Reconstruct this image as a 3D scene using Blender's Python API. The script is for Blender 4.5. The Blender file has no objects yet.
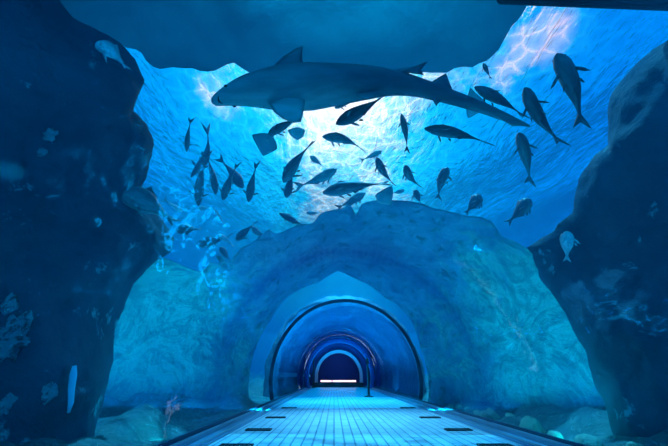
import bpy, bmesh, math, random
from mathutils import Vector, Matrix, noise, Euler
random.seed(7)
sc = bpy.context.scene
COL = sc.collection

# ------------------------------------------------------------------ camera
F = 297.0                       # focal length in pixels at 668 wide (16 mm)
PITCH = math.atan((376 - 223) / F)
CAM = Vector((0.0, 0.0, 0.59))
cd = bpy.data.cameras.new('camera'); cam = bpy.data.objects.new('camera', cd); COL.objects.link(cam)
cd.sensor_width = 36.0; cd.lens = F / 668 * 36.0; cd.clip_end = 300; cd.clip_start = 0.05
cam.location = CAM; cam.rotation_euler = (math.pi / 2 + PITCH, 0, 0)
sc.camera = cam
FW = Vector((0, math.cos(PITCH), math.sin(PITCH)))
UP = Vector((0, -math.sin(PITCH), math.cos(PITCH)))
RT = Vector((1, 0, 0))

def ray(px, py):
    return FW + RT * ((px - 334) / F) + UP * ((223 - py) / F)
def at_fwd(px, py, fwd):                   # point on a sight line, given distance along the lens axis
    return CAM + ray(px, py) * fwd
def at_z(px, py, z):
    r = ray(px, py); return CAM + r * ((z - CAM.z) / r.z)
def at_y(px, py, y):
    r = ray(px, py); return CAM + r * ((y - CAM.y) / r.y)
def on_plane(px, py, o, n):
    r = ray(px, py); return CAM + r * ((o - CAM).dot(n) / r.dot(n))

# ------------------------------------------------------------------ colour management
sc.view_settings.view_transform = 'Standard'
sc.view_settings.look = 'None'
sc.view_settings.exposure = 0.12
sc.view_settings.gamma = 1.0
sc.view_settings.use_curve_mapping = False
sc.cycles.transparent_max_bounces = 24
sc.cycles.max_bounces = 8
sc.cycles.transmission_bounces = 8
sc.cycles.sample_clamp_indirect = 4.0

# ------------------------------------------------------------------ node helpers
class NT:
    def __init__(s, tree):
        s.t = tree; s.t.nodes.clear()
    def n(s, kind, **kw):
        nd = s.t.nodes.new(kind)
        for k, v in kw.items():
            if k.startswith('i_'):
                key = k[2:].replace('_', ' ')
                nd.inputs[int(key) if key.isdigit() else key].default_value = v
            else: setattr(nd, k, v)
        return nd
    def l(s, a, b): s.t.links.new(a, b)
    def ramp(s, src, stops, interp='LINEAR'):
        r = s.n('ShaderNodeValToRGB'); cr = r.color_ramp; cr.interpolation = interp
        while len(cr.elements) < len(stops): cr.elements.new(0.5)
        for e, (p, c) in zip(cr.elements, stops):
            e.position = p; e.color = (c[0], c[1], c[2], 1) if not isinstance(c, (int, float)) else (c, c, c, 1)
        s.l(src, r.inputs[0]); return r.outputs[0]
    def math(s, op, a, b=None, c=None):
        m = s.n('ShaderNodeMath', operation=op)
        for i, v in enumerate((a, b, c)):
            if v is None: continue
            if isinstance(v, (int, float)): m.inputs[i].default_value = v
            else: s.l(v, m.inputs[i])
        return m.outputs[0]
    def mix(s, f, a, b, mode='MIX'):
        m = s.n('ShaderNodeMix', data_type='RGBA', blend_type=mode)
        for i, v in ((0, f), (6, a), (7, b)):
            if isinstance(v, (int, float)): m.inputs[i].default_value = v
            elif isinstance(v, tuple): m.inputs[i].default_value = (*v[:3], 1)
            else: s.l(v, m.inputs[i])
        return m.outputs[2]

# ------------------------------------------------------------------ sky above the tank
W = bpy.data.worlds.new('sky'); sc.world = W; W.use_nodes = True
w = NT(W.node_tree)
tc = w.n('ShaderNodeTexCoord')
nrm = w.n('ShaderNodeVectorMath', operation='NORMALIZE'); w.l(tc.outputs['Generated'], nrm.inputs[0])
D = nrm.outputs[0]
sep = w.n('ShaderNodeSeparateXYZ'); w.l(D, sep.inputs[0])
base = w.ramp(w.math('MULTIPLY_ADD', sep.outputs[0], 0.5, 0.5),
              [(0.22, (0.0, 0.27, 0.72)), (0.42, (0.0, 0.50, 0.85)), (0.56, (0.0, 0.52, 0.85)), (0.82, (0.0, 0.19, 0.62))])
cl = w.n('ShaderNodeTexNoise', i_Scale=9.0, i_Detail=6.0, i_Roughness=0.6); w.l(D, cl.inputs['Vector'])
cloud = w.ramp(cl.outputs['Fac'], [(0.44, 0.0), (0.58, 1.0)])
glow = None
for px, py, sharp, amt in ((322, 108, 130, .8), (366, 104, 130, .8), (312, 150, 150, .75), (366, 150, 150, .8), (338, 128, 100, .6), (330, 192, 120, .6), (374, 196, 160, .7), (345, 160, 40, .35),
                           (210, 84, 700, 1.2), (226, 96, 500, .6), (240, 118, 500, .35), (266, 66, 400, .9), (534, 40, 600, 1.1), (546, 28, 600, .8), (504, 78, 600, .8), (430, 74, 2500, 2.0), (404, 104, 400, .8),
                           (455, 80, 400, .5), (334, 290, 30, .25)):
    d = ray(px, py).normalized()
    dt = w.n('ShaderNodeVectorMath', operation='DOT_PRODUCT'); w.l(D, dt.inputs[0]); dt.inputs[1].default_value = d
    g = w.math('MULTIPLY', w.math('POWER', w.math('MAXIMUM', dt.outputs['Value'], 0.0), float(sharp)), amt)
    glow = g if glow is None else w.math('ADD', glow, g)
gf = w.math('MULTIPLY', glow, w.math('MULTIPLY_ADD', cloud, 0.85, 0.35))
up = w.ramp(gf, [(0.0, (0, 0, 0)), (0.35, (0.04, 0.25, 0.18)), (0.70, (1.15, 0.36, 0.10)), (1.0, (2.5, 0.62, 0.16))])
skyc = w.mix(1.0, base, up, 'ADD')
low = w.ramp(sep.outputs[2], [(0.0, (0.0, 0.07, 0.25)), (0.08, (0.0, 0.25, 0.62)), (0.3, (1, 1, 1))])
fin = w.mix(w.ramp(sep.outputs[2], [(0.02, 0.0), (0.2, 1.0)]), (0.0, 0.10, 0.32), skyc)
bg = w.n('ShaderNodeBackground', i_Strength=1.75); w.l(fin, bg.inputs[0])
out = w.n('ShaderNodeOutputWorld'); w.l(bg.outputs[0], out.inputs[0])

# ------------------------------------------------------------------ lights
def light(name, kind, loc, rot=None, energy=10, color=(1, 1, 1), target=None, **kw):
    ld = bpy.data.lights.new(name, kind); o = bpy.data.objects.new(name, ld); COL.objects.link(o)
    o.location = loc; ld.energy = energy; ld.color = color
    if target is not None: o.rotation_euler = (Vector(target) - Vector(loc)).to_track_quat('-Z', 'Y').to_euler()
    for k, v in kw.items(): setattr(ld, k, v)
    return o
BLUE = (0.0, 0.40, 1.0)
CYAN = (0.0, 0.48, 1.0)
TEAL = (0.0, 0.65, 0.80)
light('sun', 'SUN', (0, 6, 20), energy=13.0, color=(0.10, 0.62, 1.0), target=(0.1, 3.6, 0), angle=0.02)
# added fill light behind the camera, aimed forward and up
light('mouth_fill', 'AREA', (0.3, -5.0, 2.0), energy=190, color=BLUE, target=(0.3, 3, 4.2), shape='RECTANGLE', size=5, size_y=3)

# added area fills low on both sides of the tunnel, brightening the rock vaults
for sg in (-1, 1):
    light('arch_fill', 'AREA', (0.3 + sg * 2.15, 5.6, 0.12), energy=120, color=CYAN if sg < 0 else (0.0, 0.50, 0.95), target=(0.3 + sg * 2.0, 5.8, 3), shape='RECTANGLE', size=0.25, size_y=4.5)
    light('side_fill', 'AREA', (0.3 + sg * 2.0, 3.6, 0.05), energy=9, color=TEAL, target=(0.3 + sg * 2.6, 3.9, 1.5), shape='RECTANGLE', size=0.2, size_y=1.2)
    light('deep_side_fill', 'AREA', (0.3 + sg * 1.98, 14.0, 0.02), energy=120, color=(0.0, 0.33, 1.0), target=(0.3 + sg * 1.8, 14, 3), shape='RECTANGLE', size=0.15, size_y=11)
light('gap_fill', 'SPOT', (0.3, 8.95, 5.6), energy=2500, color=(0.03, 0.6, 1.0), target=(0.3, 9.0, 0), spot_size=1.0, spot_blend=0.8, shadow_soft_size=0.0)  # added unseen spot to brighten the gap behind the arch
light('crown_fill', 'SPOT', (0.3, 5.6, 2.35), energy=560, color=(0.10, 0.60, 1.0), target=(0.4, 5.4, 0), spot_size=1.9, spot_blend=1.0, shadow_soft_size=0.0)  # added pointlike spot without a fixture, brightens the walkway
light('roof_fill', 'SPOT', (0.3, -2.2, 2.75), energy=1500, color=(0.0, 0.62, 0.95), target=(0.3, 0.3, 5.0), spot_size=1.3, spot_blend=1.0, shadow_soft_size=0.0)  # added fill out of view, brightens the overhang
for y in (11.2, 14.5, 18.0):  # added unseen spots that brighten the far floor and vault
    light('deep_down_fill', 'SPOT', (0.3, y, 2.35), energy=240, color=(0.0, 0.48, 1.0), target=(0.3, y, 0), spot_size=2.2, spot_blend=1.0, shadow_soft_size=0.0)
    light('deep_up_fill', 'SPOT', (0.3, y, 0.06), energy=420, color=(0.0, 0.36, 1.0), target=(0.3, y, 3), spot_size=2.8, spot_blend=0.6, shadow_soft_size=0.0)

# ------------------------------------------------------------------ materials
def pmat(name, color=(0.5, 0.5, 0.5), rough=0.6, metal=0.0, emit=None, estr=0.0):
    m = bpy.data.materials.new(name); m.use_nodes = True
    t = NT(m.node_tree)
    b = t.n('ShaderNodeBsdfPrincipled'); o = t.n('ShaderNodeOutputMaterial'); t.l(b.outputs[0], o.inputs[0])
    b.inputs['Base Color'].default_value = (*color, 1); b.inputs['Roughness'].default_value = rough
    b.inputs['Metallic'].default_value = metal
    if emit: b.inputs['Emission Color'].default_value = (*emit, 1); b.inputs['Emission Strength'].default_value = estr
    m['x'] = 1
    return m, t, b
def rock_mat(name, c1, c2, c3, scale=1.0, patch=0.62, patch_amt=1.0, bump=0.6):
    m, t, b = pmat(name, rough=0.9)
    g = t.n('ShaderNodeNewGeometry')
    n1 = t.n('ShaderNodeTexNoise', i_Scale=1.3 * scale, i_Detail=8.0, i_Roughness=0.62, i_Distortion=0.6); t.l(g.outputs['Position'], n1.inputs['Vector'])
    n2 = t.n('ShaderNodeTexNoise', i_Scale=3.2 * scale, i_Detail=9.0, i_Roughness=0.7, i_Distortion=0.4); t.l(g.outputs['Position'], n2.inputs['Vector'])
    c = t.ramp(n1.outputs['Fac'], [(0.30, c1), (0.70, c2)])
    pf = t.ramp(n2.outputs['Fac'], [(patch, 0.0), (patch + 0.05, patch_amt)])
    t.l(t.mix(pf, c, c3), b.inputs['Base Color'])
    v = t.n('ShaderNodeTexVoronoi', i_Scale=2.4 * scale, feature='F1'); t.l(g.outputs['Position'], v.inputs['Vector'])
    h = t.math('ADD', t.math('MULTIPLY', n2.outputs['Fac'], 1.0), t.math('MULTIPLY', v.outputs['Distance'], 0.35))
    bp = t.n('ShaderNodeBump', i_Strength=bump, i_Distance=0.25); t.l(h, bp.inputs['Height']); t.l(bp.outputs[0], b.inputs['Normal'])
    return m
M = {}
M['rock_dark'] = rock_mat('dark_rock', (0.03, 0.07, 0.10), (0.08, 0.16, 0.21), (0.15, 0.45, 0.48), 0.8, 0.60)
M['rock_cover'] = rock_mat('smooth_rock', (0.10, 0.24, 0.30), (0.18, 0.36, 0.42), (0.18, 0.42, 0.48), 0.5, 0.7, 0.5, 0.25)
M['rock_arch'] = rock_mat('arch_rock', (0.08, 0.22, 0.34), (0.20, 0.50, 0.60), (0.05, 0.20, 0.20), 1.2, 0.56, 0.8, 0.9)
M['rock_algae'] = rock_mat('algae_rock', (0.30, 0.50, 0.36), (0.50, 0.62, 0.46), (0.18, 0.34, 0.28), 1.0, 0.56, 0.7, 0.5)
M['rock_deep'] = rock_mat('deep_rock', (0.14, 0.20, 0.28), (0.35, 0.42, 0.5), (0.5, 0.6, 0.62), 1.2, 0.6, 0.7, 0.5)
def add_algae_caustics(m):                       # green growth on the arch flanks, with caustic light painted into its pattern
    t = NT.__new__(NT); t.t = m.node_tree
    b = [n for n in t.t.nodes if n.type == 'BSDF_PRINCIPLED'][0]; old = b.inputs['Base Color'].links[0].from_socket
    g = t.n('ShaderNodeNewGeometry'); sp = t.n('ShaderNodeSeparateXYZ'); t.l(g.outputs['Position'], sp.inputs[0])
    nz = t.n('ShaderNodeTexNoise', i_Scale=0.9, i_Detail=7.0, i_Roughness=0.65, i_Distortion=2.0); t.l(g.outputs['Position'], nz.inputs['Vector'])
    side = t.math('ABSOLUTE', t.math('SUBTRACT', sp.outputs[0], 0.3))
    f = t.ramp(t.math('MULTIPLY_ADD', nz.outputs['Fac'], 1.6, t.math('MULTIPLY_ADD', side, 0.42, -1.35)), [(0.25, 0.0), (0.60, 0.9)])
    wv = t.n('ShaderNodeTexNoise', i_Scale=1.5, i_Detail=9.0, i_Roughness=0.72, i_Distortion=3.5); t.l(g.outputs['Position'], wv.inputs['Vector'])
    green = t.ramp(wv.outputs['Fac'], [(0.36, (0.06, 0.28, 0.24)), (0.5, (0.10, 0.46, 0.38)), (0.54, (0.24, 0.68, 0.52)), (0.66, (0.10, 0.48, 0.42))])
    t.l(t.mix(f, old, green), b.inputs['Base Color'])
add_algae_caustics(M['rock_arch'])
M['sand'] = rock_mat('sand', (0.10, 0.26, 0.26), (0.24, 0.44, 0.42), (0.34, 0.6, 0.55), 2.5, 0.55, 0.6, 0.9)

# acrylic
m = bpy.data.materials.new('acrylic'); m.use_nodes = True; t = NT(m.node_tree)
tr = t.n('ShaderNodeBsdfTransparent'); tr.inputs[0].default_value = (0.86, 0.98, 1.0, 1)
gl = t.n('ShaderNodeBsdfGlossy', i_Roughness=0.04); gl.inputs[0].default_value = (0.5, 0.85, 1, 1)
g = t.n('ShaderNodeNewGeometry')
nz = t.n('ShaderNodeTexNoise', i_Scale=1.6, i_Detail=3.0); t.l(g.outputs['Position'], nz.inputs['Vector'])
bp = t.n('ShaderNodeBump', i_Strength=0.25, i_Distance=0.08); t.l(nz.outputs['Fac'], bp.inputs['Height']); t.l(bp.outputs[0], gl.inputs['Normal'])
fr = t.n('ShaderNodeLayerWeight', i_Blend=0.12)
ms = t.n('ShaderNodeMixShader'); t.l(t.math('MULTIPLY', fr.outputs['Fresnel'], 0.55), ms.inputs[0]); t.l(tr.outputs[0], ms.inputs[1]); t.l(gl.outputs[0], ms.inputs[2])
o = t.n('ShaderNodeOutputMaterial'); t.l(ms.outputs[0], o.inputs[0]); M['acrylic'] = m

# water surface
m = bpy.data.materials.new('water_surface'); m.use_nodes = True; t = NT(m.node_tree)
g = t.n('ShaderNodeNewGeometry')
mp = t.n('ShaderNodeMapping'); mp.inputs['Scale'].default_value = (1.0, 0.42, 1.0); mp.inputs['Rotation'].default_value = (0, 0, -0.35)
t.l(g.outputs['Position'], mp.inputs['Vector'])
n1 = t.n('ShaderNodeTexNoise', i_Scale=1.1, i_Detail=5.0, i_Roughness=0.62, i_Distortion=0.9); t.l(mp.outputs[0], n1.inputs['Vector'])
n2 = t.n('ShaderNodeTexNoise', i_Scale=5.0, i_Detail=4.0, i_Roughness=0.6, i_Distortion=1.2); t.l(mp.outputs[0], n2.inputs['Vector'])
h = t.math('ADD', t.math('MULTIPLY', n1.outputs['Fac'], 0.8), t.math('MULTIPLY', n2.outputs['Fac'], 0.22))
bp = t.n('ShaderNodeBump', i_Strength=1.0, i_Distance=0.17); t.l(h, bp.inputs['Height'])
rf = t.n('ShaderNodeBsdfRefraction', i_Roughness=0.02, i_IOR=1.18); rf.inputs[0].default_value = (0.95, 1, 1, 1); t.l(bp.outputs[0], rf.inputs['Normal'])
# caustic light of the ripples, painted into the tint as a bright web
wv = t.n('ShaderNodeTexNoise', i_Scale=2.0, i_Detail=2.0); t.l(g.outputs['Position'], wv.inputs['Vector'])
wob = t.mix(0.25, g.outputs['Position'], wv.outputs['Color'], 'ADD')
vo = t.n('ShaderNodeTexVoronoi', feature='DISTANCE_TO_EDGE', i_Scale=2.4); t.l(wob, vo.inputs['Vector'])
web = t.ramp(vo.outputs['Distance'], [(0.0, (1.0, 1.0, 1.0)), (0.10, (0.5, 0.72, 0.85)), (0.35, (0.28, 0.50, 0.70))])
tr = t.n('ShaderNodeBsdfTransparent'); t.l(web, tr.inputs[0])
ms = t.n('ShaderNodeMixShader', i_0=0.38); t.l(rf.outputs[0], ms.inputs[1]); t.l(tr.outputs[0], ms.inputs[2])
o = t.n('ShaderNodeOutputMaterial'); t.l(ms.outputs[0], o.inputs[0]); M['water'] = m

# walkway
m, t, b = pmat('walkway_planks', rough=0.32)
g = t.n('ShaderNodeNewGeometry')
mp = t.n('ShaderNodeMapping'); mp.inputs['Rotation'].default_value = (0, 0, math.pi / 2); t.l(g.outputs['Position'], mp.inputs['Vector'])
br = t.n('ShaderNodeTexBrick', i_Scale=1.0, offset=0.5); t.l(mp.outputs[0], br.inputs['Vector'])
br.inputs['Color1'].default_value = (0.62, 0.74, 0.80, 1); br.inputs['Color2'].default_value = (0.50, 0.64, 0.72, 1)
br.inputs['Mortar'].default_value = (0.16, 0.28, 0.36, 1)
br.inputs['Mortar Size'].default_value = 0.009; br.inputs['Brick Width'].default_value = 0.60; br.inputs['Row Height'].default_value = 0.105
nz = t.n('ShaderNodeTexNoise', i_Scale=3.0, i_Detail=5.0); t.l(g.outputs['Position'], nz.inputs['Vector'])
t.l(t.mix(0.35, br.outputs['Color'], t.ramp(nz.outputs['Fac'], [(0.3, 0.45), (0.7, 1.0)]), 'MULTIPLY'), b.inputs['Base Color'])
bp = t.n('ShaderNodeBump', i_Strength=0.4, i_Distance=0.01); t.l(br.outputs['Fac'], bp.inputs['Height']); bp.invert = True; t.l(bp.outputs[0], b.inputs['Normal'])
M['planks'] = m
M['border'] = pmat('walkway_border', (0.12, 0.24, 0.36), 0.35)[0]
M['steel'] = pmat('steel', (0.35, 0.42, 0.48), 0.35, 0.8)[0]
M['black'] = pmat('black_metal', (0.015, 0.018, 0.022), 0.5)[0]
M['seam'] = pmat('acrylic_joint', (0.03, 0.07, 0.12), 0.5)[0]
M['grey'] = pmat('portal_plaster', (0.55, 0.60, 0.62), 0.7)[0]
M['navy'] = pmat('navy_wall', (0.03, 0.07, 0.22), 0.7)[0]
M['lamp'] = pmat('warm_lamp', (0.9, 0.8, 0.8), 0.5, 0, (1.0, 0.62, 0.60), 1.5)[0]
M['eye'] = pmat('fish_eye', (0.01, 0.012, 0.015), 0.15)[0]

def fish_mat(name, back, belly, mottled=0.3, scale=14.0):
    m, t, b = pmat(name, rough=0.45)
    tc = t.n('ShaderNodeTexCoord')
    sp = t.n('ShaderNodeSeparateXYZ'); t.l(tc.outputs['Generated'], sp.inputs[0])
    c = t.ramp(sp.outputs[2], [(0.25, belly), (0.60, back)])
    nz = t.n('ShaderNodeTexNoise', i_Scale=scale, i_Detail=4.0); t.l(tc.outputs['Generated'], nz.inputs['Vector'])
    t.l(t.mix(mottled, c, t.ramp(nz.outputs['Fac'], [(0.4, 0.35), (0.6, 1.0)]), 'MULTIPLY'), b.inputs['Base Color'])
    return m
M['fish_dark'] = fish_mat('dark_fish_skin', (0.07, 0.09, 0.11), (0.13, 0.17, 0.19))
M['fish_teal'] = fish_mat('teal_fish_skin', (0.10, 0.20, 0.22), (0.24, 0.42, 0.42))
M['fish_pale'] = fish_mat('pale_fish_skin', (0.40, 0.52, 0.52), (0.85, 0.92, 0.9), 0.4, 9)
M['shark'] = fish_mat('shark_skin', (0.06, 0.13, 0.16), (0.32, 0.48, 0.46), 0.35, 9)
M['ray'] = fish_mat('ray_skin', (0.20, 0.36, 0.38), (0.30, 0.50, 0.52), 0.2)

# ------------------------------------------------------------------ object helpers
def link(name, verts, faces, mat, parent=None, smooth=True):
    me = bpy.data.meshes.new(name); me.from_pydata([tuple(v) for v in verts], [], faces); me.validate(); me.update()
    bm = bmesh.new(); bm.from_mesh(me); bmesh.ops.recalc_face_normals(bm, faces=bm.faces); bm.to_mesh(me); bm.free()
    me.materials.append(mat)
    if smooth: me.polygons.foreach_set('use_smooth', [True] * len(me.polygons))
    o = bpy.data.objects.new(name, me); COL.objects.link(o)
    if parent: o.parent = parent
    return o
def tag(o, label=None, cat=None, group=None, kind=None):
    if label: o['label'] = label
    if cat: o['category'] = cat
    if group: o['group'] = group
    if kind: o['kind'] = kind
    return o
def empty(name, loc, rz=0):
    o = bpy.data.objects.new(name, None); COL.objects.link(o); o.location = loc; o.rotation_euler = (0, 0, rz); o.empty_display_size = 0.1
    return o
class MB:
    def __init__(s): s.v = []; s.f = []
    def add(s, vs, fs):
        k = len(s.v); s.v += [Vector(v) for v in vs]; s.f += [[i + k for i in f] for f in fs]; return s
    def box(s, c, d, bev=0.0):
        bm = bmesh.new(); bmesh.ops.create_cube(bm, size=1)
        for v in bm.verts: v.co = Vector((v.co.x * d[0], v.co.y * d[1], v.co.z * d[2])) + Vector(c)
        if bev: bmesh.ops.bevel(bm, geom=bm.edges[:], offset=bev, segments=2, affect='EDGES')
        bm.verts.index_update(); s.add([v.co.copy() for v in bm.verts], [[v.index for v in f.verts] for f in bm.faces]); bm.free(); return s
    def tube(s, pts, rad, seg=10):
        pts = [Vector(p) for p in pts]; k = len(pts); vs = []; fs = []
        rad = rad if isinstance(rad, (list, tuple)) else [rad] * k
        for i, p in enumerate(pts):
            d = (pts[min(i + 1, k - 1)] - pts[max(i - 1, 0)]).normalized()
            a = d.cross(Vector((0, 0, 1)) if abs(d.z) < 0.9 else Vector((1, 0, 0))).normalized(); b = d.cross(a)
            for j in range(seg):
                an = 2 * math.pi * j / seg; vs.append(p + (a * math.cos(an) + b * math.sin(an)) * rad[i])
        for i in range(k - 1):
            for j in range(seg):
                fs.append([i * seg + j, i * seg + (j + 1) % seg, (i + 1) * seg + (j + 1) % seg, (i + 1) * seg + j])
        fs.append(list(range(seg))); fs.append([(k - 1) * seg + j for j in range(seg)])
        return s.add(vs, fs)
    def lathe(s, prof, seg=20, c=(0, 0, 0)):
        vs = []; fs = []
        for r, z in prof:
            for j in range(seg):
                a = 2 * math.pi * j / seg; vs.append(Vector((c[0] + r * math.cos(a), c[1] + r * math.sin(a), c[2] + z)))
        for i in range(len(prof) - 1):
            for j in range(seg): fs.append([i * seg + j, i * seg + (j + 1) % seg, (i + 1) * seg + (j + 1) % seg, (i + 1) * seg + j])
        fs.append(list(range(seg))); fs.append([(len(prof) - 1) * seg + j for j in range(seg)])
        return s.add(vs, fs)
    def build(s, name, mat, parent=None, smooth=False): return link(name, s.v, s.f, mat, parent, smooth)

def fbm(p, sc_=1.0, oct_=5):
    return noise.fractal(Vector(p) * sc_, 1.0, 2.1, oct_, noise_basis='PERLIN_ORIGINAL')
def facet(p, s_=1.0):
    d, _ = noise.voronoi(Vector(p) * s_, distance_metric='DISTANCE', exponent=2.5)
    return d[1] - d[0]
def interp(tab, x):
    if x <= tab[0][0]: return tab[0][1]
    for (a, va), (b, vb) in zip(tab, tab[1:]):
        if x <= b:
            k = (x - a) / (b - a)
            return va + (vb - va) * k
    return tab[-1][1]

# ------------------------------------------------------------------ the tunnel
CX, CZ, R = 0.30, 0.59, 1.85           # axis and radius of the acrylic vault
Y0, Y1 = -4.0, 21.6
HALF = math.sqrt(R * R - CZ * CZ)      # half width of the floor
A0 = -math.asin(CZ / R)                # vault springs from the floor
def ring_pts(r, n=64, a0=A0, a1=math.pi - A0):
    return [(CX + r * math.cos(a0 + (a1 - a0) * i / n), CZ + r * math.sin(a0 + (a1 - a0) * i / n)) for i in range(n + 1)]
def vault(name, y0, y1, r0, r1, mat, a0=A0, a1=None, n=64, parent=None, smooth=True):
    a1 = math.pi - a0 if a1 is None else a1
    A = ring_pts(r0, n, a0, a1); B = ring_pts(r1, n, a0, a1); k = n + 1; vs = []; fs = []
    for P, y in ((A, y0), (A, y1), (B, y0), (B, y1)): vs += [(x, y, z) for x, z in P]
    for i in range(n):
        fs += [[i, i + 1, k + i + 1, k + i], [2 * k + i, 2 * k + i + 1, 3 * k + i + 1, 3 * k + i],
               [i, i + 1, 2 * k + i + 1, 2 * k + i], [k + i, k + i + 1, 3 * k + i + 1, 3 * k + i]]
    fs += [[0, k, 3 * k, 2 * k], [k - 1, 2 * k - 1, 4 * k - 1, 3 * k - 1]]
    return link(name, vs, fs, mat, parent, smooth)
def S(o): return tag(o, kind='structure')
seams = [8.45]
ys = [Y0] + [s for s in seams] + [Y1]
for i in range(len(ys) - 1):
    S(vault('window_%d' % (i + 1), ys[i] + 0.01, ys[i + 1] - 0.01, R, R + 0.08, M['acrylic']))
for i, s in enumerate(seams):
    o = vault('trim_%d' % (i + 1), s - 0.010, s + 0.010, R - 0.004, R + 0.085, M['seam'], smooth=False); S(o)

FL, FR = CX - HALF + 0.25, CX + HALF - 0.25
b = MB(); b.box(((FL + FR) / 2, (Y0 + 24) / 2, -0.06), (FR - FL, 24 - Y0, 0.12)); S(b.build('floor', M['planks']))
for side, x in (('left', CX - HALF + 0.125), ('right', CX + HALF - 0.125)):
    b = MB(); b.box((x, (Y0 + Y1) / 2, -0.03), (0.24, Y1 - Y0, 0.12), 0.01); S(b.build('baseboard_' + side, M['border']))
    sgn = -1 if side == 'left' else 1
    b = MB(); b.box((x + sgn * 0.02, (Y0 + Y1) / 2, 0.055), (0.03, Y1 - Y0, 0.05), 0.008)
    b.box((x - sgn * 0.10, (Y0 + Y1) / 2, 0.038), (0.018, Y1 - Y0, 0.016), 0.003)
    S(b.build('trim_%d' % (4 if side == 'left' else 5), M['steel']))
    b = MB(); b.box((x + sgn * 0.13, (Y0 + Y1) / 2, 0.02), (0.05, Y1 - Y0, 0.13), 0.01)
    S(b.build('trim_%d' % (6 if side == 'left' else 7), M['seam']))

# dark floor vents along both sides
def floor_vent(x, y, label, group):
    e = empty('floor_vent', (x, y, 0.0)); tag(e, label, 'floor vent', group)
    f = MB(); L, Wd = 0.12, 0.30
    for c, d in (((0, L / 2, 0.006), (Wd, 0.012, 0.014)), ((0, -L / 2, 0.006), (Wd, 0.012, 0.014)), ((Wd / 2, 0, 0.006), (0.012, L, 0.014)), ((-Wd / 2, 0, 0.006), (0.012, L, 0.014))): f.box(c, d)
    f.build('frame', M['black'], e)
    g_ = MB()
    for k in range(7): g_.box((-Wd / 2 + 0.037 * (k + 1), 0, 0.004), (0.022, L - 0.01, 0.010))
    g_.build('grille', M['black'], e)
    return e
vy = [2.05, 2.75, 3.45, 4.4, 5.6, 7.2]
pos = ['nearest of all', 'second from the front', 'third from the front', 'fourth from the front', 'fifth from the front', 'farthest of all']
for side, x in (('left', FL + 0.28), ('right', FR - 0.28)):
    for i, y in enumerate(vy):
        floor_vent(x, y, 'dark slotted floor vent, %s edge of the walkway, %s' % (side, pos[i]), 'floor vents along the walkway')

# far end of the tunnel: dark collar, pale portal arch, navy wall
S(vault('trim_8', 17.25, 17.6, 1.62, 1.84, M['navy'], a0=-0.36))
def flat_arch(name, y0, y1, hw, top, thick, mat):
    pts_i = []; pts_o = []
    n = 40
    for i in range(n + 1):
        a = math.pi * i / n; zc = top - hw if top > hw else 0.0; rz = hw if top > hw else top
        pts_i.append((CX + hw * math.cos(a), zc + rz * math.sin(a))); pts_o.append((CX + (hw + thick) * math.cos(a), zc + (rz + thick) * math.sin(a)))
    pts_i = [(CX + hw, 0)] + pts_i + [(CX - hw, 0)]; pts_o = [(CX + hw + thick, 0)] + pts_o + [(CX - hw - thick, 0)]
    k = len(pts_i); vs = []
    for P, y in ((pts_i, y0), (pts_i, y1), (pts_o, y0), (pts_o, y1)): vs += [(x, y, z) for x, z in P]
    fs = []
    for i in range(k - 1):
        fs += [[i, i + 1, k + i + 1, k + i], [2 * k + i, 2 * k + i + 1, 3 * k + i + 1, 3 * k + i], [i, i + 1, 2 * k + i + 1, 2 * k + i], [k + i, k + i + 1, 3 * k + i + 1, 3 * k + i]]
    fs += [[0, k, 3 * k, 2 * k], [k - 1, 2 * k - 1, 4 * k - 1, 3 * k - 1]]
    return link(name, vs, fs, mat, None, False)
S(flat_arch('door_1', 20.6, 21.0, 1.30, 1.90, 0.18, M['grey']))
b = MB(); b.box((CX, 24.1, 1.5), (8, 0.2, 5.0)); S(b.build('wall_back', M['navy']))
# solid surround that closes the far end around the portal
bm = MB()
pi_ = []; po_ = []
for i in range(41):
    a = math.pi * i / 40; pi_.append((CX + 1.48 * math.cos(a), 0.66 + 1.48 * math.sin(a)))
    po_.append((CX + 4.5 * math.cos(a), 0.66 + 4.5 * math.sin(a)))
pi_ = [(CX + 1.48, -0.5)] + pi_ + [(CX - 1.48, -0.5)]; po_ = [(CX + 4.5, -0.5)] + po_ + [(CX - 4.5, -0.5)]
k = len(pi_); vs = []
for P, y in ((pi_, 20.9), (pi_, 24.0), (po_, 20.9), (po_, 24.0)): vs += [(x, y, z) for x, z in P]
fs = []
for i in range(k - 1):
    fs += [[i, i + 1, k + i + 1, k + i], [2 * k + i, 2 * k + i + 1, 3 * k + i + 1, 3 * k + i], [i, i + 1, 2 * k + i + 1, 2 * k + i], [k + i, k + i + 1, 3 * k + i + 1, 3 * k + i]]
S(link('wall_end', vs, fs, M['navy'], None, False))
# light box on the floor by the back wall
e = empty('light_bench', (CX - 0.05, 20.15, 0)); tag(e, 'low black bench with a glowing pink strip at the far tunnel end', 'lit bench')
b = MB(); b.box((0, 0, 0.13), (3.0, 0.4, 0.22), 0.01); b.box((-1.3, 0, 0.01), (0.1, 0.35, 0.02)); b.box((1.3, 0, 0.01), (0.1, 0.35, 0.02)); b.build('bench', M['black'], e)
for x in (-0.72, 0.36): MB().box((x, -0.1, 0.32), (0.66 if x < 0 else 1.4, 0.06, 0.09), 0.01).build('lamp_panel', M['lamp'], e)
light('end_glow', 'AREA', (CX, 22.4, 1.9), energy=10, color=(0.1, 0.3, 1.0), target=(CX, 24, 0.6), shape='RECTANGLE', size=1.6, size_y=0.4)

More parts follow.
